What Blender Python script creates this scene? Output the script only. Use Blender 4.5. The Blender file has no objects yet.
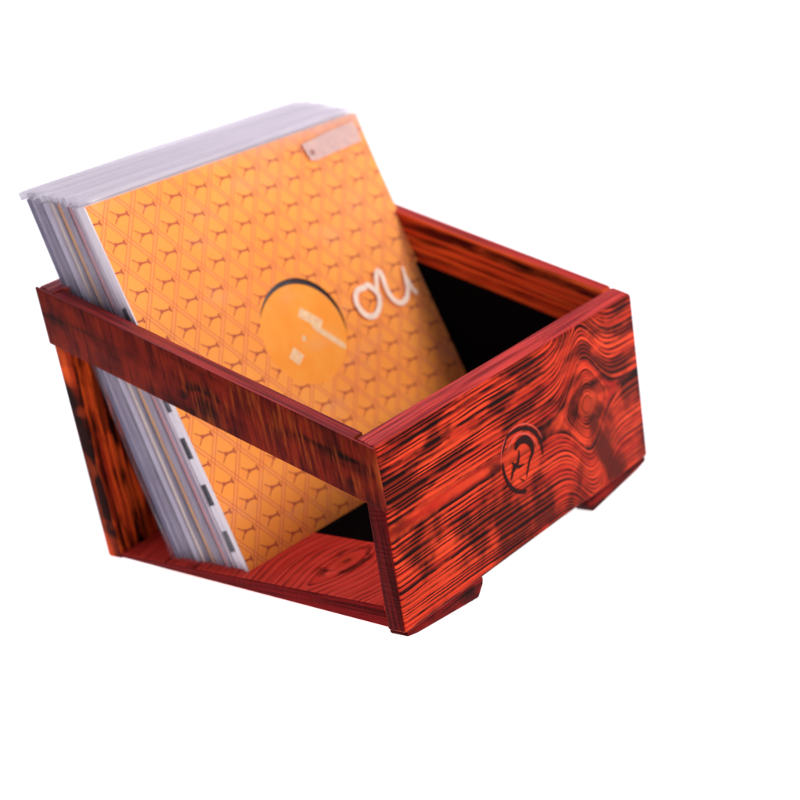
import bpy, bmesh, math, random
from mathutils import Vector, Matrix
random.seed(7)
sc = bpy.context.scene
C = sc.collection

# ------------------------------------------------------------------ helpers
def tag(o, label, cat, group=None):
    o['label'] = label; o['category'] = cat
    if group: o['group'] = group
    return o

def empty(name, loc=(0, 0, 0)):
    o = bpy.data.objects.new(name, None); C.objects.link(o)
    o.location = loc; o.empty_display_size = .05
    return o

def obj(name, verts, faces, mats, parent=None, fm=None, smooth=False, bevel=None):
    me = bpy.data.meshes.new(name)
    me.from_pydata([tuple(v) for v in verts], [], faces)
    for m in (mats if isinstance(mats, (list, tuple)) else [mats]): me.materials.append(m)
    if fm:
        for p, i in zip(me.polygons, fm): p.material_index = i
    bm = bmesh.new(); bm.from_mesh(me)
    if bevel:
        bmesh.ops.recalc_face_normals(bm, faces=bm.faces)
        es = [e for e in bm.edges if len(e.link_faces) == 2 and e.calc_face_angle(0) > .35]
        bmesh.ops.bevel(bm, geom=es, offset=bevel, segments=3, profile=.5, affect='EDGES')
    bm.to_mesh(me); bm.free()
    if smooth or bevel:
        for p in me.polygons: p.use_smooth = True
        if bevel:
            me.set_sharp_from_angle(angle=math.radians(50))
    o = bpy.data.objects.new(name, me); C.objects.link(o)
    if parent: o.parent = parent
    return o

def prism(poly, a0, a1, axis):
    """poly: 2-D points; extruded along axis ('x': poly is (y,z), 'y': (x,z), 'z': (x,y))"""
    def P(p, a):
        return {'x': (a, p[0], p[1]), 'y': (p[0], a, p[1]), 'z': (p[0], p[1], a)}[axis]
    n = len(poly)
    v = [P(p, a0) for p in poly] + [P(p, a1) for p in poly]
    f = [list(range(n))[::-1], list(range(n, 2 * n))] + [[i, (i + 1) % n, n + (i + 1) % n, n + i] for i in range(n)]
    return v, f

def box(x0, x1, y0, y1, z0, z1):
    return prism([(y0, z0), (y1, z0), (y1, z1), (y0, z1)], x0, x1, 'x')

# --------------------------------------------- tiny expression layer on shader nodes
class N:
    nt = None
    def __init__(s, sock): s.s = sock
    @staticmethod
    def put(sock, v):
        if isinstance(v, N): N.nt.links.new(v.s, sock)
        else: sock.default_value = v
    @staticmethod
    def m(op, *a, clamp=False):
        n = N.nt.nodes.new('ShaderNodeMath'); n.operation = op; n.use_clamp = clamp
        for i, v in enumerate(a): N.put(n.inputs[i], v)
        return N(n.outputs[0])
    def __add__(a, b): return N.m('ADD', a, b)
    __radd__ = __add__
    def __sub__(a, b): return N.m('SUBTRACT', a, b)
    def __rsub__(a, b): return N.m('SUBTRACT', b, a)
    def __mul__(a, b): return N.m('MULTIPLY', a, b)
    __rmul__ = __mul__
    def __truediv__(a, b): return N.m('DIVIDE', a, b)
def nmin(a, b): return N.m('MINIMUM', a, b)
def nmax(a, b): return N.m('MAXIMUM', a, b)
def nabs(a): return N.m('ABSOLUTE', a)
def nsqrt(a): return N.m('SQRT', a)
def nexp(a): return N.m('EXPONENT', a)
def nsin(a): return N.m('SINE', a)
def fract(a): return N.m('FRACT', a)
def sstep(x, a, b):
    n = N.nt.nodes.new('ShaderNodeMapRange'); n.interpolation_type = 'SMOOTHSTEP'
    N.put(n.inputs[0], x); n.inputs[1].default_value = a; n.inputs[2].default_value = b
    n.inputs[3].default_value = 0; n.inputs[4].default_value = 1
    return N(n.outputs[0])
def vec(x, y, z):
    n = N.nt.nodes.new('ShaderNodeCombineXYZ')
    for i, v in enumerate((x, y, z)): N.put(n.inputs[i], v)
    return N(n.outputs[0])
def noise(v, scale=1, detail=3, rough=.55):
    n = N.nt.nodes.new('ShaderNodeTexNoise')
    N.put(n.inputs['Vector'], v); n.inputs['Scale'].default_value = scale
    n.inputs['Detail'].default_value = detail; n.inputs['Roughness'].default_value = rough
    return N(n.outputs[0])
def mix(f, a, b):
    n = N.nt.nodes.new('ShaderNodeMix'); n.data_type = 'RGBA'
    N.put(n.inputs[0], f)
    for i, v in ((6, a), (7, b)):
        if isinstance(v, N): N.nt.links.new(v.s, n.inputs[i])
        else: n.inputs[i].default_value = (*v, 1)
    return N(n.outputs[2])
def coords(kind='Object'):
    t = N.nt.nodes.new('ShaderNodeTexCoord'); x = N.nt.nodes.new('ShaderNodeSeparateXYZ')
    N.nt.links.new(t.outputs[kind], x.inputs[0])
    return N(x.outputs[0]), N(x.outputs[1]), N(x.outputs[2])
def srgb(r, g, b):
    f = lambda c: (c / 255 / 12.92) if c / 255 <= .04045 else ((c / 255 + .055) / 1.055) ** 2.4
    return (f(r), f(g), f(b))

def newmat(name):
    m = bpy.data.materials.new(name); m.use_nodes = True
    N.nt = m.node_tree
    return m, m.node_tree.nodes['Principled BSDF']
def setb(b, col=None, rough=.5, spec=.3, bump=None, bs=.3, dist=.001, **k):
    if col is not None:
        if isinstance(col, N): N.nt.links.new(col.s, b.inputs['Base Color'])
        else: b.inputs['Base Color'].default_value = (*col, 1)
    N.put(b.inputs['Roughness'], rough)
    b.inputs['Specular IOR Level'].default_value = spec
    if bump is not None:
        n = N.nt.nodes.new('ShaderNodeBump'); n.inputs['Strength'].default_value = bs; n.inputs['Distance'].default_value = dist
        N.put(n.inputs['Height'], bump); N.nt.links.new(n.outputs[0], b.inputs['Normal'])

# ------------------------------------------------------------------ wood
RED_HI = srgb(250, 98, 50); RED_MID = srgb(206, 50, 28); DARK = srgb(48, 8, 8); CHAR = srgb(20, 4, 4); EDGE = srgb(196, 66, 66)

def wood(name, along='x', across='z', centre=.06, freq=150, knots=(), tone=1., burn=.45, burn_scale=(16, 48),
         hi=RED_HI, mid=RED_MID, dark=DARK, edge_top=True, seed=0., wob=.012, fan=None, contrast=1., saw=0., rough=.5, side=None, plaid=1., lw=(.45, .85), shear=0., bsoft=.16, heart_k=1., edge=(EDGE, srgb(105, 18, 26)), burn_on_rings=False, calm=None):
    """stained and torched pine: growth rings bulging round knots, fine fibre, scorched patches"""
    m, b = newmat(name)
    x, y, z = coords(); g = {'x': x, 'y': y, 'z': z}
    A, B = g[along], g[across]
    if shear: B = B - A * shear
    third = [g[k] for k in 'xyz' if k not in (along, across)][0]
    # slow wander of the grain
    w = noise(vec(A * 9. + seed, B * 16., third * 5. + seed), 1, 2, .5) - .5
    w2 = noise(vec(A * 34. + seed, B * 60., third * 10.), 1, 2, .5) - .5
    Bw = B + w * wob + w2 * (wob * .10)
    if fan: Bw = Bw + (A - fan[0]) * fan[1] * (B - fan[2])
    f = Bw
    for (ka, kb, amp, wid) in knots:
        dA = A - ka; dB = Bw - kb + w2 * .0008
        env = nexp(dA * dA * (-1. / (wid * wid))) * amp
        f = nsqrt(dB * dB + .00005) - env
    # the ring spacing varies
    rv = noise(vec(f * 55. + seed, third * 6., A * .8), 1, 1, .5)
    ph = f * freq + rv * 5.5 + third * 22.
    r = fract(ph)
    ring = sstep(r, lw[0], lw[1]) * (1 - sstep(r, .88, .99))
    # lines fade in and out along their length
    fade = sstep(noise(vec(A * 20. + seed, B * 90., third * 14. + 3.), 1, 3, .65), .34, .66)
    fibre = noise(vec(A * 26. + seed, f * 900., third * 60.), 1, 3, .65)
    fib2 = noise(vec(A * 8., f * 380. + seed, third * 60.), 1, 2, .5)
    line = plaid * nmin(ring * (fade * .75 + .28) * contrast + sstep(fibre, .5, .75) * .25, 1.)
    base = mix(sstep(fib2, .3, .7) * plaid + (1 - plaid) * sstep(noise(vec(A * 60., B * 25., third * 20.), 1, 4, .6), .35, .65), mid, hi)
    col = mix(line, base, dark)
    # torch scorching, longer along the grain
    bn = noise(vec(A * burn_scale[0] + seed * 3., (f * .35 + B * .65 if burn_on_rings else B) * burn_scale[1] + seed, third * 9. + (B * 6. if burn_on_rings else 0.)), 1, 3, .5)
    bm_ = sstep(bn, 1 - burn - .06, 1 - burn + bsoft)
    if calm:
        cd = nsqrt((A - calm[0]) * (A - calm[0]) + (B - calm[1]) * (B - calm[1]))
        keep = sstep(cd + (noise(vec(A * 60., B * 60., 2.), 1, 2) - .5) * .012, calm[2] * .75, calm[2] * 1.15) * .85 + .15
        bm_ = bm_ * keep; col = mix((1 - keep) * .35, col, hi)
    col = mix(nmin(bm_ * (ring * .40 + .66 + .1 * fib2), .97), col, CHAR)
    for (ka, kb, amp, wid) in knots:
        dA = (A - ka - .004) / .017; dB = (B - kb) / .012
        d = nsqrt(dA * dA + dB * dB + (noise(vec(A * 90., B * 90., 1.), 1, 2) - .5) * .8)
        heart = 1 - sstep(d, .35, 1.0)
        col = mix(heart * .5 * heart_k, col, srgb(190, 62, 30))
        halo = sstep(d, .8, 1.15) * (1 - sstep(d, 1.25, 1.9)) * sstep(noise(vec(A * 45. + seed, B * 70., 4.), 1, 2), .42, .62)
        col = mix(halo * .85, col, CHAR)
        col = mix((1 - sstep(d, .05, .22)) * .5 if heart_k else heart * .8, col, CHAR)
    if saw:
        s1 = noise(vec(A * 260. + seed, B * 26., third * 20.), 1, 3, .6)
        s2 = noise(vec(A * 26. + seed, B * 20., 2.), 1, 2, .5)
        col = mix(sstep(s1, .46, .68) * sstep(s2, .42, .6) * saw * ((1 - sstep(A, .12, .27)) * .8 + .2), col, srgb(150, 66, 22))
        col = mix((1 - sstep(s1, .30, .5)) * .62, col, CHAR)
    spk = .03
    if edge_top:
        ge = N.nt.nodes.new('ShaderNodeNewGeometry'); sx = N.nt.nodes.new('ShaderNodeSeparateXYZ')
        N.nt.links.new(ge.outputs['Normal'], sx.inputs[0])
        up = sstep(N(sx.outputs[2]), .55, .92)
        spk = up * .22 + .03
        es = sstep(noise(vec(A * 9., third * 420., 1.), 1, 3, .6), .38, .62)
        col = mix(up * .95, col, mix(es * .9, *edge))  # pinkish top sheen painted into the colour of up-facing faces
        # worn arrises, where the stain has rubbed thin
        bv = N.nt.nodes.new('ShaderNodeBevel'); bv.samples = 4; bv.inputs['Radius'].default_value = .0022
        dt = N.nt.nodes.new('ShaderNodeVectorMath'); dt.operation = 'DOT_PRODUCT'
        N.nt.links.new(bv.outputs[0], dt.inputs[0]); N.nt.links.new(ge.outputs['Normal'], dt.inputs[1])
        wear = (1 - sstep(N(dt.outputs['Value']), .80, .985)) * sstep(noise(vec(A * 60., B * 60., third * 60.), 1, 3), .40, .62)
        col = mix(wear * .55, col, srgb(176, 74, 72))
    if side:
        g2 = N.nt.nodes.new('ShaderNodeNewGeometry'); s2 = N.nt.nodes.new('ShaderNodeSeparateXYZ')
        N.nt.links.new(g2.outputs['Normal'], s2.inputs[0])
        sn_ = noise(vec(third * 420. + A * 30., B * 14., A * 420.), 1, 3, .6) if along == 'x' else noise(vec(A * 40., B * 400., third * 40.), 1, 3, .6)
        col = mix(sstep(nabs(N(s2.outputs[0])), .6, .9), col, mix(sstep(sn_, .4, .65), side, tuple(v * .35 for v in side)))
    if tone != 1.:
        hs = N.nt.nodes.new('ShaderNodeHueSaturation'); hs.inputs['Value'].default_value = tone
        N.nt.links.new(col.s, hs.inputs['Color']); col = N(hs.outputs[0])
    setb(b, col, rough=nmin(fibre * .25 + (rough - .1), 1.), spec=0., bump=line * (-.8 * max(plaid, .1)) + fibre * (-.4 * max(plaid, .1)), bs=.45, dist=.0009)
    N.put(b.inputs['Specular IOR Level'], spk)
    b.inputs['Coat Weight'].default_value = .0; b.inputs['Coat Roughness'].default_value = .3
    return m

W, L, H, HB, t, tb, h = .3416, .3323, .1440, .2523, .0135, .0182, .0485
yF, yB = .0070, .0003
XE = .0030          # the rails stand 3 mm proud of the boards' ends
FZ = .018

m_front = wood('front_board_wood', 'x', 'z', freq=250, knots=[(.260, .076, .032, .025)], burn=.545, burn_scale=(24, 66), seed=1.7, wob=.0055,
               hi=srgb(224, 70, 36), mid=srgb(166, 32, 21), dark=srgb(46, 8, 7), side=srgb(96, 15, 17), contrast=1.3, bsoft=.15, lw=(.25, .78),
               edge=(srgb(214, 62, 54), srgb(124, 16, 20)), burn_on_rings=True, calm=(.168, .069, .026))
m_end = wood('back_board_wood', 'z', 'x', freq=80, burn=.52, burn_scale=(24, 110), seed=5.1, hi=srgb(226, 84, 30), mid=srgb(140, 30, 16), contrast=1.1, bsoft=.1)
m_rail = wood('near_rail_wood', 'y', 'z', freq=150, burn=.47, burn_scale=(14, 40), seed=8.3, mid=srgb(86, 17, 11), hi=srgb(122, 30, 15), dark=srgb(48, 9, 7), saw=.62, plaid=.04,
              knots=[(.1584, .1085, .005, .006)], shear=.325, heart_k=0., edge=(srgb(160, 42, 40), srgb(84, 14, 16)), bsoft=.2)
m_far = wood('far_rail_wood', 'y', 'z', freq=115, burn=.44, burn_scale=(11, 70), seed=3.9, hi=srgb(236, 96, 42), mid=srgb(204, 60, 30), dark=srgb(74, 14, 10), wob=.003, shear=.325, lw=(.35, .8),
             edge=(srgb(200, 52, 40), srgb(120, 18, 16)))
m_floor = wood('floor_board_wood', 'x', 'y', freq=190, knots=[(.05, .105, .016, .05)], contrast=.7, burn=.34, burn_scale=(16, 70), seed=9.2,
               hi=srgb(244, 84, 66), mid=srgb(224, 58, 46), dark=srgb(110, 16, 16), edge_top=False, side=srgb(120, 18, 20))
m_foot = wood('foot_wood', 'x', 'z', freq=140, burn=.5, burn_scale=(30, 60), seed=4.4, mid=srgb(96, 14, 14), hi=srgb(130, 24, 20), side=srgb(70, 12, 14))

def flat(name, c, rough=.6, spec=.2):
    m, b = newmat(name); x, y, z = coords()
    n = noise(vec(x * 60., y * 60., z * 60.), 1, 4)
    setb(b, mix(n, tuple(v * .8 for v in c), tuple(min(1, v * 1.15) for v in c)), rough, spec, bump=n, bs=.15)
    return m
m_black = flat('dark_gap_black', srgb(7, 5, 7), .9, .02)
m_burn = flat('branded_char', srgb(38, 8, 8), .8, .1)
m_burn_light = flat('branded_rim', srgb(190, 66, 52), .6, .2)

# ------------------------------------------------------------------ the crate
crate = empty('record_crate', (0, 0, FZ))
tag(crate, 'torched red stained wooden crate holding a leaning row of records', 'wooden crate')
ZB = -.004
def subdiv_board(name, fn_xy, mat, parent, nx=1): ...

def leaning(name, x0, x1, ytop, ybot, th, z0, z1, mat, parent):
    ex = (HB - H) / L * th            # the top edge follows the slope of the rails
    poly = [(ybot, z0), (ybot + th, z0), (ytop + th, z1 + (ex if ytop < .1 else 0)), (ytop, z1 - (ex if ytop > .1 else 0))]
    v, f = prism(poly, x0, x1, 'x')
    return obj(name, v, f, mat, parent, bevel=.0028)
def end_board(name, y_top, y_bot, y_in_top, y_in_bot, z0, z1, mat):
    """board with a rebate at its near top corner that takes the rail; front face leans slightly"""
    o = leaning(name, XE, W, y_top, y_bot, tb, z0, z1, mat, crate)
    return o
front = end_board('front_board', 0, yF, 0, 0, ZB, H, m_front)
front['label'] = 'front board with dark grain, a large knot and a round burnt mark'
back = end_board('back_board', L - tb, L + yB - tb, 0, 0, .011, HB, m_end)
zr = lambda y: H + (HB - H) * y / L
def near_rail():
    """runs the full depth; its ends are rabbeted to a 3 mm tongue lying over the end boards"""
    prof = [(0, -.0004), (XE - .0002, -.0004), (XE - .0002, tb + .0012), (t, tb + .0012), (t, L - tb - .0008), (XE - .0002, L - tb - .0008), (XE - .0002, L + .0004), (0, L + .0004)]
    n = len(prof)
    v = [(x, y, zr(y) - h) for x, y in prof] + [(x, y, zr(y)) for x, y in prof]
    f = [list(range(n))[::-1], list(range(n, 2 * n))] + [[i, (i + 1) % n, n + (i + 1) % n, n + i] for i in range(n)]
    return obj('side_rail', v, f, m_rail, crate, bevel=.0010)
r1 = near_rail(); r1['label'] = 'near side rail, darker, with saw marks and a small knot'
y0, y1 = tb + .0012, L - tb - .0008
v, f = prism([(y0, zr(y0) - h), (y1, zr(y1) - h), (y1, zr(y1)), (y0, zr(y0))], W - t, W, 'x')
r2 = obj('side_rail', v, f, m_far, crate, bevel=.002); r2['label'] = 'far side rail with orange grain'
fy0, fy1 = yF + tb - .0016, L + yB - tb + .0012
v, f = prism([(fy0, -.0015), (fy1, .0125), (fy1, .0165), (fy0, .0165)], XE + .0004, .0895, 'x')
fl = obj('floor_board', v, f, m_floor, crate, bevel=.0012); fl['label'] = 'bright red floor board along the near side'
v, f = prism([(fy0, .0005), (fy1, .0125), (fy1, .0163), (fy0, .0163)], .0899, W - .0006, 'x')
fb = obj('floor_gap_sheet', v, f, m_black, crate); fb['label'] = 'added black sheet standing in for the dark gap beyond the red board'  # added sheet, blackens the gap in the floor past the board
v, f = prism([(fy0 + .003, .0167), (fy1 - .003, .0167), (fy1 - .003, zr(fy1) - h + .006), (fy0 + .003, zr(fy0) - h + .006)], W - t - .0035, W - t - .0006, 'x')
sp = obj('side_gap_sheet', v, f, m_black, crate); sp['label'] = 'added black sheet standing in for the dark background under the far rail'  # added sheet, stands in for the dark background seen through the side gap
# feet: profile with sloped inner end
def foot(x0, x1, y0, y1, inner):
    s = .006
    if inner > 0: poly = [(x0, ZB - .0002), (x1, ZB - .0002), (x1 - s * .3, -.010), (x1 - s * 1.6, -FZ), (x0 + .012, -.0105), (x0, -.008)]
    else: poly = [(x0, ZB - .0002), (x1, ZB - .0002), (x1, -.008), (x1 - .012, -.0105), (x0 + s * 1.2, -FZ), (x0 + s * .3, -.010)]
    v, f = prism(poly, y0, y1, 'y')
    obj('foot', v, f, m_foot, crate, bevel=.0016)
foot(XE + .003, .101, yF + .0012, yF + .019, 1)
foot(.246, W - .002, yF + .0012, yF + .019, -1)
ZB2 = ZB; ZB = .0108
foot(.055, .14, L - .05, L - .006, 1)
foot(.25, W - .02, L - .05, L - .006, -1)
ZB = ZB2

# ---- branded mark on the front board: ribbons standing 0.3 mm proud of the leaning face
def catmull(pts, n=8, closed=False):
    P = [Vector(p) for p in pts]; out = []
    m = len(P)
    for i in range(m if closed else m - 1):
        p0 = P[(i - 1) % m] if closed or i > 0 else P[0]
        p1, p2 = P[i], P[(i + 1) % m]
        p3 = P[(i + 2) % m] if closed or i + 2 < m else P[-1]
        for k in range(n):
            q = k / n
            out.append(.5 * ((2 * p1) + (p2 - p0) * q + (2 * p0 - 5 * p1 + 4 * p2 - p3) * q * q + (3 * p1 - p0 - 3 * p2 + p3) * q ** 3))
    if not closed: out.append(P[-1])
    return out
def ribbon(pts, width, place, V, F, closed=False, taper=True):
    """flat stroke through 2-D pts; width may be a list; place(a,b)->3-D"""
    c = catmull(pts, 8, closed); n = len(c); b0 = len(V)
    for i, p in enumerate(c):
        a = c[(i - 1) % n] if closed or i else c[0]; d = c[(i + 1) % n] if closed or i < n - 1 else c[-1]
        tg = (d - a); tg = tg.normalized() if tg.length > 1e-9 else Vector((1, 0))
        nn = Vector((-tg.y, tg.x))
        q = i / (n - 1)
        w = width if not isinstance(width, (list, tuple)) else width[min(int(q * (len(width) - 1)), len(width) - 2)] * (1 - (q * (len(width) - 1)) % 1) + width[min(int(q * (len(width) - 1)) + 1, len(width) - 1)] * ((q * (len(width) - 1)) % 1)
        if taper and not closed: w *= min(1, .45 + 3 * min(q, 1 - q) * 2)
        V.append(place(*(p + nn * w / 2))); V.append(place(*(p - nn * w / 2)))
    for i in range(n if closed else n - 1):
        j = (i + 1) % n
        F.append([b0 + 2 * i, b0 + 2 * i + 1, b0 + 2 * j + 1, b0 + 2 * j])
def onfront(off):
    def p(x, z):
        x, z = x - .0078, z - .0028
        q = (H - z) / (H - ZB) * (yF)
        return (x, q - off, z)
    return p
V, F = [], []
ribbon([(.1500, .0835), (.1545, .0910), (.1606, .0955), (.176, .0945), (.1884, .0890), (.1967, .0795), (.2003, .0700), (.2003, .0620)], [.0016, .0020, .0032, .0038, .0034, .0030, .0022], onfront(.0004), V, F)
ribbon([(.1488, .0765), (.1490, .0668), (.1528, .0573), (.1592, .0492), (.1695, .0434), (.1740, .0432)], [.0022, .0032, .0036, .0034, .0024], onfront(.0004), V, F)
ribbon([(.166, .0805), (.1715, .0850), (.1803, .0838), (.1869, .0770), (.1875, .0700), (.1825, .0650), (.1790, .0590), (.1758, .0530)], [.0045, .0060, .0066, .0060, .0040, .0022, .0020, .0014], onfront(.0005), V, F)
ribbon([(.1705, .0790), (.1697, .0735), (.1673, .0698), (.1623, .0672), (.1590, .0640), (.1562, .0590)], [.0014, .0020, .0028, .0040, .0026, .0014], onfront(.0006), V, F)
ribbon([(.1600, .0725), (.1640, .0680), (.1690, .0655), (.1745, .0655)], [.0014, .0030, .0026, .0010], onfront(.0007), V, F)
ribbon([(.1670, .0560), (.1700, .0535), (.1725, .0510)], [.0008, .0012, .0008], onfront(.0007), V, F)
mk = obj('branded_mark', V, F, m_burn, front); mk['label'] = 'round burnt emblem of open rings and a hooked stroke'
V, F = [], []
ribbon([(.1462, .0760), (.1485, .0850), (.1560, .0945), (.1690, .0985), (.1840, .0955), (.1960, .0865), (.2020, .0760)], [.0006, .0010, .0012, .0009, .0006], onfront(.0003), V, F)
ribbon([(.1560, .0840), (.1640, .0895), (.1740, .0908), (.1850, .0860), (.1925, .0775), (.1955, .0690)], [.0008, .0018, .0016, .0012, .0008], onfront(.0003), V, F)
obj('branded_rim', V, F, m_burn_light, front)

# ------------------------------------------------------------------ sleeves
def cover_material():
    m, b = newmat('orange_pattern_print')
    u, n_, v = coords()
    a = (u - .0119) / .0281; bb = (v - .2972) / .0206
    l1 = a + bb * .5; l2 = a - bb * .5
    def dbl(l):
        d = nabs(fract(l) - .5); d = .5 - d            # distance to the nearest whole line
        return d
    d1, d2 = dbl(l1), dbl(l2)
    thin = lambda d: 1 - sstep(nabs(d - .070), .005, .018)
    band = lambda d: 1 - sstep(d, .058, .072)
    r1_, r2_ = fract(l1) - .5, fract(l2) - .5
    da = (r1_ + r2_) * .5 * .0281; db = (r1_ - r2_) * .0206
    def arm(ex, ey, w0):
        L2 = ex * ex + ey * ey
        q = nmin(nmax((da * ex + db * ey) / L2, 0.), 1.)
        x_ = da - q * ex; y_ = db - q * ey
        return nsqrt(x_ * x_ + y_ * y_) - w0
    s = nmin(nmin(arm(.0078, -.0006, .00055), arm(-.0058, .0050, .00020)), arm(-.0056, -.0052, .00022))
    d0 = nsqrt(da * da + db * db)
    yk = 1 - sstep(s, .0000, .0006)
    core = 1 - sstep(nabs(d0 - .0013), .0002, .0008)
    gx = da - .0088; cap = 1 - sstep(nabs(gx) + nmax(nabs(db + .0006) - .0022, 0.) * 3., .0007, .0013)
    cx_ = da + .0052; circ = nsqrt(cx_ * cx_ + db * db * 1.); disc = 1 - sstep(circ, .0030, .0040)
    large = noise(vec(u * 8., v * 8., 0.), 1, 2)
    fine = noise(vec(u * 900., v * 900., 0.), 1, 2)
    base = mix(sstep(large, .3, .7), srgb(254, 150, 44), srgb(255, 161, 58))
    col = mix(disc * .35, base, srgb(252, 136, 52))
    col = mix(nmax(band(d1), band(d2)) * .35, col, srgb(246, 140, 84))
    col = mix(nmax(thin(d1), thin(d2)) * .95, col, srgb(196, 62, 34))
    col = mix(nmax(nmax(yk, core), cap) * .88, col, srgb(168, 44, 26))
    col = mix(fine * .05, col, (1, 1, 1))
    setb(b, col, .5, .15)
    return m
m_cover = cover_material()

def edge_mat(name, c, c2=None, streak=1.):
    """board edge: paper layers run along the edge"""
    m, b = newmat(name); u, n_, v = coords()
    s = noise(vec(n_ * 900., v * 14., u * 3.), 1, 3, .6)
    bl = noise(vec(n_ * 100., v * 60., 0.), 1, 3, .6)
    col = mix(sstep(s, .35, .65) * streak, c, c2 or tuple(x * .55 for x in c))
    col = mix(sstep(bl, .62, .8) * .35, col, srgb(90, 70, 80))
    setb(b, col, .6, .2, bump=s, bs=.2)
    return m
m_paper = edge_mat('white_paper_edge', srgb(235, 225, 228), srgb(200, 186, 196), .7)

def checker_mat():
    m, b = newmat('black_and_white_spine'); u, n_, v = coords()
    q = fract(v / .0405 + .12)
    blk = sstep(q, .50, .54) * (1 - sstep(q, .95, .99))
    low = 1 - sstep(v, .168, .172)
    one = sstep(v, .2145, .2165) * (1 - sstep(v, .226, .228))
    k = nmax(blk * low, one)
    side = sstep(n_, .0006, .0010)
    sm = noise(vec(n_ * 700., v * 25., 0.), 1, 3)
    k2 = mix(k, mix(sm, srgb(240, 232, 236), srgb(206, 196, 206)), srgb(26, 24, 30))
    setb(b, k2, .5, .25)
    return m
m_check = checker_mat()

def plastic(name, tint, alpha, rough=.22, streak=.5, spec=.5, mouth=False):
    m, b = newmat(name); u, n_, v = coords()
    s = noise(vec(u * 5., n_ * 55., v * 30.), 1, 3, .5) if mouth else noise(vec(u * 10., n_ * 420., v * 22.), 1, 3, .6)
    cr = noise(vec(u * 30., n_ * 60., v * 9.), 1, 4, .6)
    setb(b, mix(sstep(s, .3, .7) * .6, tint, tuple(x * .62 for x in tint)), rough, spec, bump=cr, bs=.25 if mouth else .5, dist=.002)
    al = nmin(nmax((sstep(s, .46, .76) * streak) + alpha, 0.), 1.)
    N.put(b.inputs['Alpha'], al)
    return m
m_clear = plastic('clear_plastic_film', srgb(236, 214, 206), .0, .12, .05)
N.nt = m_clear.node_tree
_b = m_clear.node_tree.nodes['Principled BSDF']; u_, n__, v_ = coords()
hz = sstep(v_ + (u_ - .3) * .10, .284, .316) * .42 + sstep(u_ + (v_ - .15) * .35 + noise(vec(u_ * 9., v_ * 6., 0.), 1, 3) * .12, .26, .44) * .08  # gloss haze painted into the film's opacity, strongest towards the upper right
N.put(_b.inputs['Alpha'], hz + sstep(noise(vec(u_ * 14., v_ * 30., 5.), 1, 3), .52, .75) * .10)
m_milk = plastic('milky_plastic_film', srgb(222, 216, 230), .10, .2, .25)
m_milk_top = plastic('milky_plastic_mouth', srgb(244, 238, 248), .66, .10, .34, mouth=True)
m_seam = plastic('clear_plastic_seam', srgb(216, 208, 222), .03, .15, .30)

S = .312
BL = Vector((.0146, .1728, .0166))
U0 = Vector((.3118, -.0124, -.0039)).normalized()
def frame(origin, slope, yaw=0, roll=0):
    U = (Matrix.Rotation(yaw, 3, 'Z') @ U0)
    V_ = Vector((.0261, slope, 1)); V_ = (V_ - U * V_.dot(U)).normalized()
    if roll:
        R = Matrix.Rotation(roll, 3, U.cross(V_)); U = R @ U; V_ = R @ V_
    Nn = V_.cross(U).normalized()
    M = Matrix((U, Nn, V_)).transposed().to_4x4(); M.translation = origin
    return M

def jacket_panel(th0, th1, w, hh, hole=None, seg=64):
    """flat board lying in the local x-z plane between y=th0 and y=th1, with an optional round hole"""
    V, F = [], []
    if not hole:
        return box(0, w, th0, th1, 0, hh)
    cx, cz, r = hole
    ring, outer = [], []
    for k in range(seg):
        a = 2 * math.pi * k / seg + math.pi / 4
        dx, dz = math.cos(a), math.sin(a)
        ring.append((cx + r * dx, cz + r * dz))
        tmx = ((w - cx) if dx > 0 else cx) / max(abs(dx), 1e-9); tmz = ((hh - cz) if dz > 0 else cz) / max(abs(dz), 1e-9)
        tt = min(tmx, tmz); outer.append((cx + tt * dx, cz + tt * dz))
    # make the four corners exact
    for c in ((0, 0), (w, 0), (w, hh), (0, hh)):
        k = min(range(seg), key=lambda i: (outer[i][0] - c[0]) ** 2 + (outer[i][1] - c[1]) ** 2); outer[k] = c
    for y in (th0, th1):
        V += [(p[0], y, p[1]) for p in ring] + [(p[0], y, p[1]) for p in outer]
    for k in range(seg):
        j = (k + 1) % seg
        F.append([k, seg + k, seg + j, j]); F.append([2 * seg + k, 2 * seg + j, 3 * seg + j, 3 * seg + k])
        F.append([k, j, 2 * seg + j, 2 * seg + k]); F.append([seg + k, 3 * seg + k, 3 * seg + j, seg + j])
    return V, F

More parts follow.
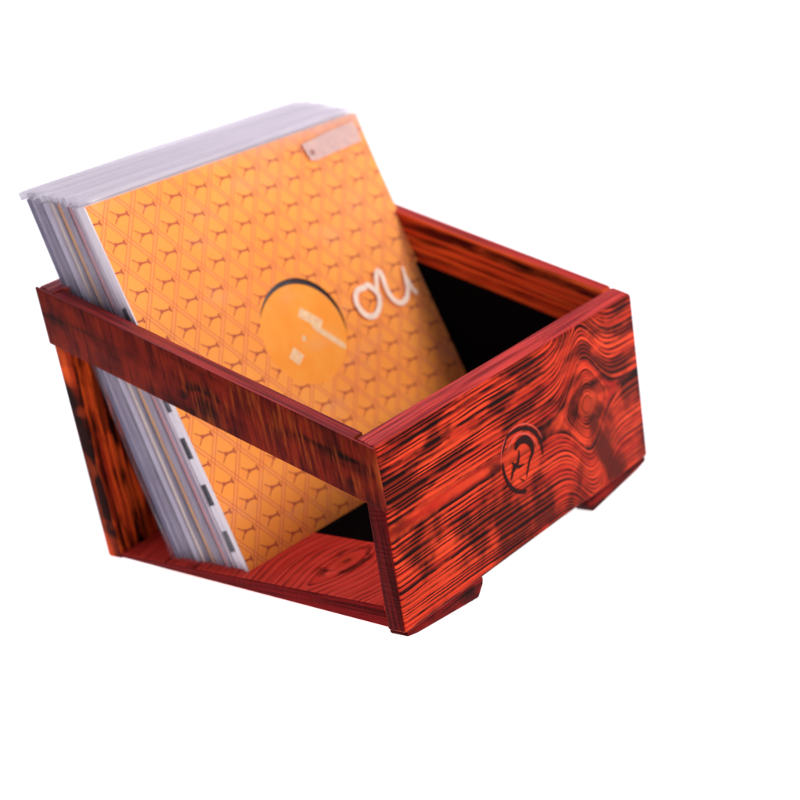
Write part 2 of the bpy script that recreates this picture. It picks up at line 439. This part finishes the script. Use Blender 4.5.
def bag(parent, w, hh, th, mat_body, mat_top, over=.006, side=.004, top_from=None, back=True, flap=.0, seed=0, front_mat=None):
    """open-topped plastic bag round a jacket: rippled sheets and a creased mouth. local x-z plane, front at y=-.0006"""
    rnd = random.Random(seed)
    V, F, M = [], [], []
    x0, x1, z0, z1 = -side, w + side * .6, -.001, hh + over
    nx, nz = 26, 26
    ph = [rnd.uniform(0, 6.28) for _ in range(6)]
    def front_y(x, z):
        q = (z - z0) / (z1 - z0)
        return -.0007 - .0004 * math.sin(x * 40 + ph[0]) - .0006 * math.sin(z * 24 + ph[1]) * math.sin(x * 11 + ph[2]) * .6 - .0006
    def back_y(x, z):
        return th + .0006 + .0004 * math.sin(x * 33 + ph[3]) + .0003 * math.sin(z * 21 + ph[4])
    def grid(fy, mi, flip=False):
        b0 = len(V)
        for j in range(nz + 1):
            for i in range(nx + 1):
                x = x0 + (x1 - x0) * i / nx; z = (z0 + (hh + .0006 - z0) * j / (nz - 1)) if j < nz else z1
                zz = z + (.0006 * math.sin(x * 13 + ph[5]) + .0002 * math.sin(x * 41 + ph[2]) if j == nz else 0)
                y = fy(x, z)
                # pinch the two sides together at the seam
                e = min(i, nx - i) / 2.
                if e < 1 and i > 0 and i < nx: pass
                if i == 0 or i == nx: y = th / 2 + (fy(x, z) - th / 2) * .75
                V.append((x, y, zz))
        for j in range(nz):
            for i in range(nx):
                a = b0 + j * (nx + 1) + i
                q = [a, a + 1, a + nx + 2, a + nx + 1]
                F.append(q[::-1] if flip else q); M.append(mi if (j < nz - 1) else 1)
        return b0
    g0 = grid(front_y, 0)
    g1 = grid(back_y, 0 if back else 0, True)
    # sides and bottom
    for j in range(nz):
        a, b_ = g0 + j * (nx + 1), g1 + j * (nx + 1)
        F.append([a, a + nx + 1, b_ + nx + 1, b_]); M.append(2)
        a += nx; b_ += nx
        F.append([a, b_, b_ + nx + 1, a + nx + 1]); M.append(2)
    for i in range(nx):
        F.append([g0 + i, g1 + i, g1 + i + 1, g0 + i + 1]); M.append(2)
    if flap:
        # mouth folded back over the neighbour behind
        b0 = len(V); a0 = g0 + nz * (nx + 1); K = 5
        for k in range(1, K + 1):
            for i in range(nx + 1):
                x, y, z = V[a0 + i]; q = k / K
                V.append((x, y + flap * q, z + .0016 * math.sin(q * math.pi) + .0005 * math.sin(x * 16 + ph[3] + q * 2) * q - .0010 * q))
        for k in range(K):
            for i in range(nx):
                a = (a0 + i) if k == 0 else (b0 + (k - 1) * (nx + 1) + i)
                c = b0 + k * (nx + 1) + i
                F.append([a, a + 1, c + 1, c]); M.append(1)
    o = obj('plastic_cover', V, F, [mat_body, mat_top, m_seam], parent, fm=M, smooth=True)
    return o

def place(o, M):
    o.matrix_world = Matrix.Translation((0, 0, FZ)) @ M

# ---- 0: orange sleeve with a record in it
TH = .0040
M0 = frame(BL, .3408)
s0 = empty('record_sleeve'); place(s0, M0)
tag(s0, 'bright orange geometric patterned record sleeve with round centre hole, frontmost of the row', 'record sleeve', 'records in plastic leaning in the crate')
v, f = jacket_panel(0, .0003, S, S, (.1537, .1535, .0462))
fm = []
obj('front_panel', v, f, [m_cover], s0)
v, f = jacket_panel(.0030, .0040, S, S); obj('back_panel', v, f, m_cover, s0)
v, f = box(-.0016, -.0001, -.0002, .0042, 0, S); obj('spine', v, f, m_paper, s0, bevel=.0004)
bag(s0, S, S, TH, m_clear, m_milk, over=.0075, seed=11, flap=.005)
# sticker on the plastic, top right
m_st, b_ = newmat('grey_sticker_paper'); u_, n__, v_ = coords()
sn = noise(vec(u_ * 120., v_ * 160., 0.), 1, 3); dk = nsqrt((u_ - .2425) * (u_ - .2425) + (v_ - .2915) * (v_ - .2915) * 1.)
c_ = mix(sstep(sn, .35, .65), srgb(232, 196, 186), srgb(208, 172, 168))
c_ = mix(1 - sstep(dk, .0012, .004), c_, srgb(160, 106, 104)); setb(b_, c_, .4, .3); N.put(b_.inputs['Alpha'], sstep(sn, .2, .8) * .25 + .62)
def disc2(cx, cz, r, y, n=64, r_in=0, th=.0):
    V, F = [], []
    for k in range(n):
        a = 2 * math.pi * k / n
        V.append((cx + r * math.cos(a), y, cz + r * math.sin(a)))
        V.append((cx + r_in * math.cos(a), y, cz + r_in * math.sin(a)))
    for k in range(n):
        j = (k + 1) % n; F.append([2 * k, 2 * j, 2 * j + 1, 2 * k + 1])
    return V, F
SY = -.0025
pts = [(.2345, .3010), (.2372, .2852), (.2440, .2838), (.2700, .2850), (.3034, .2862), (.3040, .2960), (.3025, .3052), (.2700, .3040)]
v, f = prism(pts, SY, SY + .0002, 'y'); obj('sticker', v, f, m_st, s0)
# hand-drawn white letters
m_white, b_ = newmat('white_print'); u_, n__, v_ = coords()
setb(b_, mix(noise(vec(u_ * 150., v_ * 150., 0.), 1, 3), srgb(255, 246, 234), srgb(255, 228, 204)), .4, .3)
N.put(b_.inputs['Alpha'], .55 + noise(vec(u_ * 130., v_ * 130., 3.), 1, 2) * .6)
V, F = [], []
pl = lambda y: (lambda a, b: (a, y, b))
ribbon([(.2360, .1660), (.2240, .1655), (.2185, .1560), (.2225, .1440), (.2320, .1400), (.2420, .1460), (.2460, .1560), (.2400, .1660), (.2360, .1665)], .0052, pl(SY), V, F, taper=False)
ribbon([(.2450, .1550), (.2500, .1660), (.2560, .1745), (.2592, .1700), (.2580, .1570), (.2605, .1460), (.2680, .1400), (.2770, .1430), (.2835, .1530), (.2865, .1690)], .0050, pl(SY - .0001), V, F)
ribbon([(.2850, .1600), (.2870, .1480), (.2905, .1415)], .0046, pl(SY - .0002), V, F)
lt = obj('lettering', V, F, m_white, s0); lt['label'] = 'white handwritten letters reading ou'

rec = empty('vinyl_record'); place(rec, M0)
tag(rec, 'black record with plain orange label showing through the hole of the orange sleeve', 'vinyl record')
m_vinyl, b_ = newmat('black_vinyl'); u_, n__, v_ = coords()
rr = nsqrt((u_ - .154) * (u_ - .154) + (v_ - .1525) * (v_ - .1525))
setb(b_, srgb(34, 12, 26), .3, .4, bump=nsin(rr * 5200.), bs=.15, dist=.0003)
v, f = disc2(.154, .1525, .150, .0016, 96, .0036); v2, f2 = disc2(.154, .1525, .150, .0028, 96, .0036)
n0 = len(v); v += v2; f += [[i + n0 for i in q][::-1] for q in f2]
for k in range(96):
    j = (k + 1) % 96
    f += [[2 * k, n0 + 2 * k, n0 + 2 * j, 2 * j], [2 * k + 1, 2 * j + 1, n0 + 2 * j + 1, n0 + 2 * k + 1]]
obj('disc', v, f, m_vinyl, rec)
m_label, b_ = newmat('orange_label_paper'); u_, n__, v_ = coords()
setb(b_, mix(sstep(noise(vec(u_ * 40., v_ * 40., 0.), 1, 3), .3, .7), srgb(255, 164, 64), srgb(254, 153, 48)), .5, .15)
v, f = disc2(.1513, .1482, .0468, .0005, 80, .0012)
lb = obj('record_label', v, f, m_label, rec)
V, F = [], []
ribbon([(.1565, .1700), (.1665, .1600), (.1740, .1520)], .0090, pl(.0004), V, F, taper=False)
ribbon([(.1640, .1555), (.1780, .1390), (.1890, .1260)], .0052, pl(.00035), V, F)
ribbon([(.1310, .1420), (.1345, .1370), (.1375, .1320)], .0110, pl(.0004), V, F, taper=False)
ribbon([(.1480, .1485), (.1500, .1478), (.1512, .1470)], .0048, pl(.00035), V, F, taper=False)
m_print, b_ = newmat('pale_label_print'); u_, n__, v_ = coords()
setb(b_, srgb(255, 226, 176), .4, .3); N.put(b_.inputs['Alpha'], .35 + noise(vec(u_ * 200., v_ * 200., 3.), 1, 2) * .7)
pr = obj('label_print', V, F, m_print, lb)

# ---- the row behind
kinds = [  # label, edge material, thickness, back cover colour
 ('white sleeve with black blocks along its edge, directly behind the orange sleeve', m_check, .0082),
 ('white edged sleeve touching the back of the black and white edged one', edge_mat('pale_edge', srgb(226, 208, 212), srgb(170, 146, 156)), .0042),
 ('dusty pink edged sleeve between a white edged and a dark maroon edged sleeve', edge_mat('pink_edge', srgb(205, 150, 150), srgb(150, 92, 100)), .0048),
 ('dark maroon edged sleeve, the darkest thin edge of the row', edge_mat('maroon_edge', srgb(92, 38, 48), srgb(50, 18, 26)), .0030),
 ('pale grey edged sleeve between the maroon edged and ochre edged sleeves', edge_mat('grey_edge', srgb(176, 164, 174), srgb(120, 106, 118)), .0056),
 ('ochre yellow edged sleeve, the only yellow edge in the row', edge_mat('ochre_edge', srgb(232, 164, 62), srgb(180, 108, 40)), .0042),
 ('charcoal grey edged sleeve behind the ochre edged sleeve', edge_mat('charcoal_edge', srgb(96, 84, 92), srgb(52, 42, 50)), .0036),
 ('cream edged sleeve behind the charcoal grey edged one', edge_mat('cream_edge', srgb(232, 214, 196), srgb(196, 172, 160)), .0046),
 ('light lavender edged sleeve, fourth from the back of the row', edge_mat('lavender_edge', srgb(206, 198, 214), srgb(150, 142, 160)), .0058),
 ('dark grey edged sleeve in cloudy plastic, third from the back of the row', edge_mat('mid_grey_edge', srgb(112, 104, 116), srgb(74, 64, 80)), .0058),
 ('slate violet edged sleeve in cloudy plastic, second from the back', edge_mat('slate_edge', srgb(150, 140, 162), srgb(92, 82, 104)), .0064),
 ('bluish grey edged sleeve in bulging plastic, hindmost of the row against the back board', edge_mat('bluish_edge', srgb(104, 96, 122), srgb(66, 58, 82)), .0068),
]
tot = sum(k[2] for k in kinds) + .0
y_off = TH + .0022
m_back = edge_mat('sleeve_board', srgb(214, 204, 220), srgb(190, 178, 200), .4)
rnd = random.Random(3)
for i, (lab, em, th) in enumerate(kinds):
    q = y_off / .074
    slope = .3408 - .058 * q
    jx = [.0, .0006, -.0008, .0012, .0002, .0010, .0022, .0004, -.0006, .0010, .0004, -.0010][i]
    org = BL + Vector((jx, y_off * .985, 0))
    M = frame(org, slope, rnd.uniform(-.004, .004), rnd.uniform(-.003, .003))
    s = empty('record_sleeve'); place(s, M)
    tag(s, lab, 'record sleeve', 'records in plastic leaning in the crate')
    hh = S + [.000, -.001, .001, -.002, .001, .001, .001, .002, .001, .003, .002, .003][i]
    v, f = box(.0004, S, .0004, th - .0004, 0, hh)
    # edge at x=0 takes the edge colour, the rest is pale board
    fmi = []
    for q_ in f:
        xs_ = [v[k][0] for k in q_]
        fmi.append(0 if max(xs_) < .001 else 1)
    obj('jacket', v, f, [em, m_back if i else m_paper], s, fm=fmi)
    bag(s, S, hh, th, m_milk, m_milk_top, over=.005 + .0001 * i, side=.0022 + .0002 * i, seed=20 + i, flap=th + .0035)
    y_off += th + .0016
print('stack depth', y_off)

# ------------------------------------------------------------------ the white surface
m_g, b_ = newmat('glowing_white_surface')
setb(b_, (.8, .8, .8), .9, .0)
b_.inputs['Emission Color'].default_value = (1, 1, 1, 1); b_.inputs['Emission Strength'].default_value = .98  # surface glows by itself so it stays evenly white without shadows
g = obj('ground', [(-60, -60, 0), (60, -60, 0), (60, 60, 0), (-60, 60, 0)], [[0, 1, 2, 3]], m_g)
g['kind'] = 'structure'

# ------------------------------------------------------------------ light
w = bpy.data.worlds.new('World'); sc.world = w; w.use_nodes = True
N.nt = w.node_tree
bg = w.node_tree.nodes['Background']
gx, gy, gz = coords('Generated')
k = sstep(gz, -.02, .45)
N.nt.links.new(mix(k, (1., 1., 1.), (.26, .24, .32)).s, bg.inputs['Color'])
bg.inputs['Strength'].default_value = 1.

def area(name, loc, target, size, power, col=(1, 1, 1)):
    l = bpy.data.lights.new(name, 'AREA'); l.shape = 'RECTANGLE'; l.size = size[0]; l.size_y = size[1]
    l.energy = power; l.color = col
    o = bpy.data.objects.new(name, l); C.objects.link(o); o.location = loc
    o.rotation_euler = (Vector(target) - Vector(loc)).to_track_quat('-Z', 'Y').to_euler()
    return o
area('added_key_light', (1.0, -1.7, 1.3), (.17, .05, .12), (.7, .7), 38, (1, .94, .88))  # unseen lamp added to brighten the front board and sleeve
area('top_softbox', (.5, .9, 1.9), (.17, .2, .2), (1.1, .8), 16, (.93, .88, 1))

# ------------------------------------------------------------------ camera
cam = bpy.data.cameras.new('camera'); co = bpy.data.objects.new('camera', cam); C.objects.link(co)
co.location = (-0.8124484177249194, -0.7845816263287788, 0.5599861341728052 + FZ)
co.rotation_euler = (1.237355215136224, 0.18243590114685448, -0.8879878027846909)
cam.sensor_width = 36; cam.lens = 1728.114 / 800 * 36
cam.clip_start = .01; cam.clip_end = 500
cam.dof.use_dof = True; cam.dof.focus_distance = 1.26; cam.dof.aperture_fstop = 4.2; cam.dof.aperture_blades = 0
sc.camera = co
sc.render.engine = 'CYCLES'
sc.cycles.transparent_max_bounces = 48
sc.cycles.max_bounces = 10
sc.view_settings.view_transform = 'Standard'; sc.view_settings.look = 'None'; sc.view_settings.exposure = 0; sc.view_settings.gamma = 1
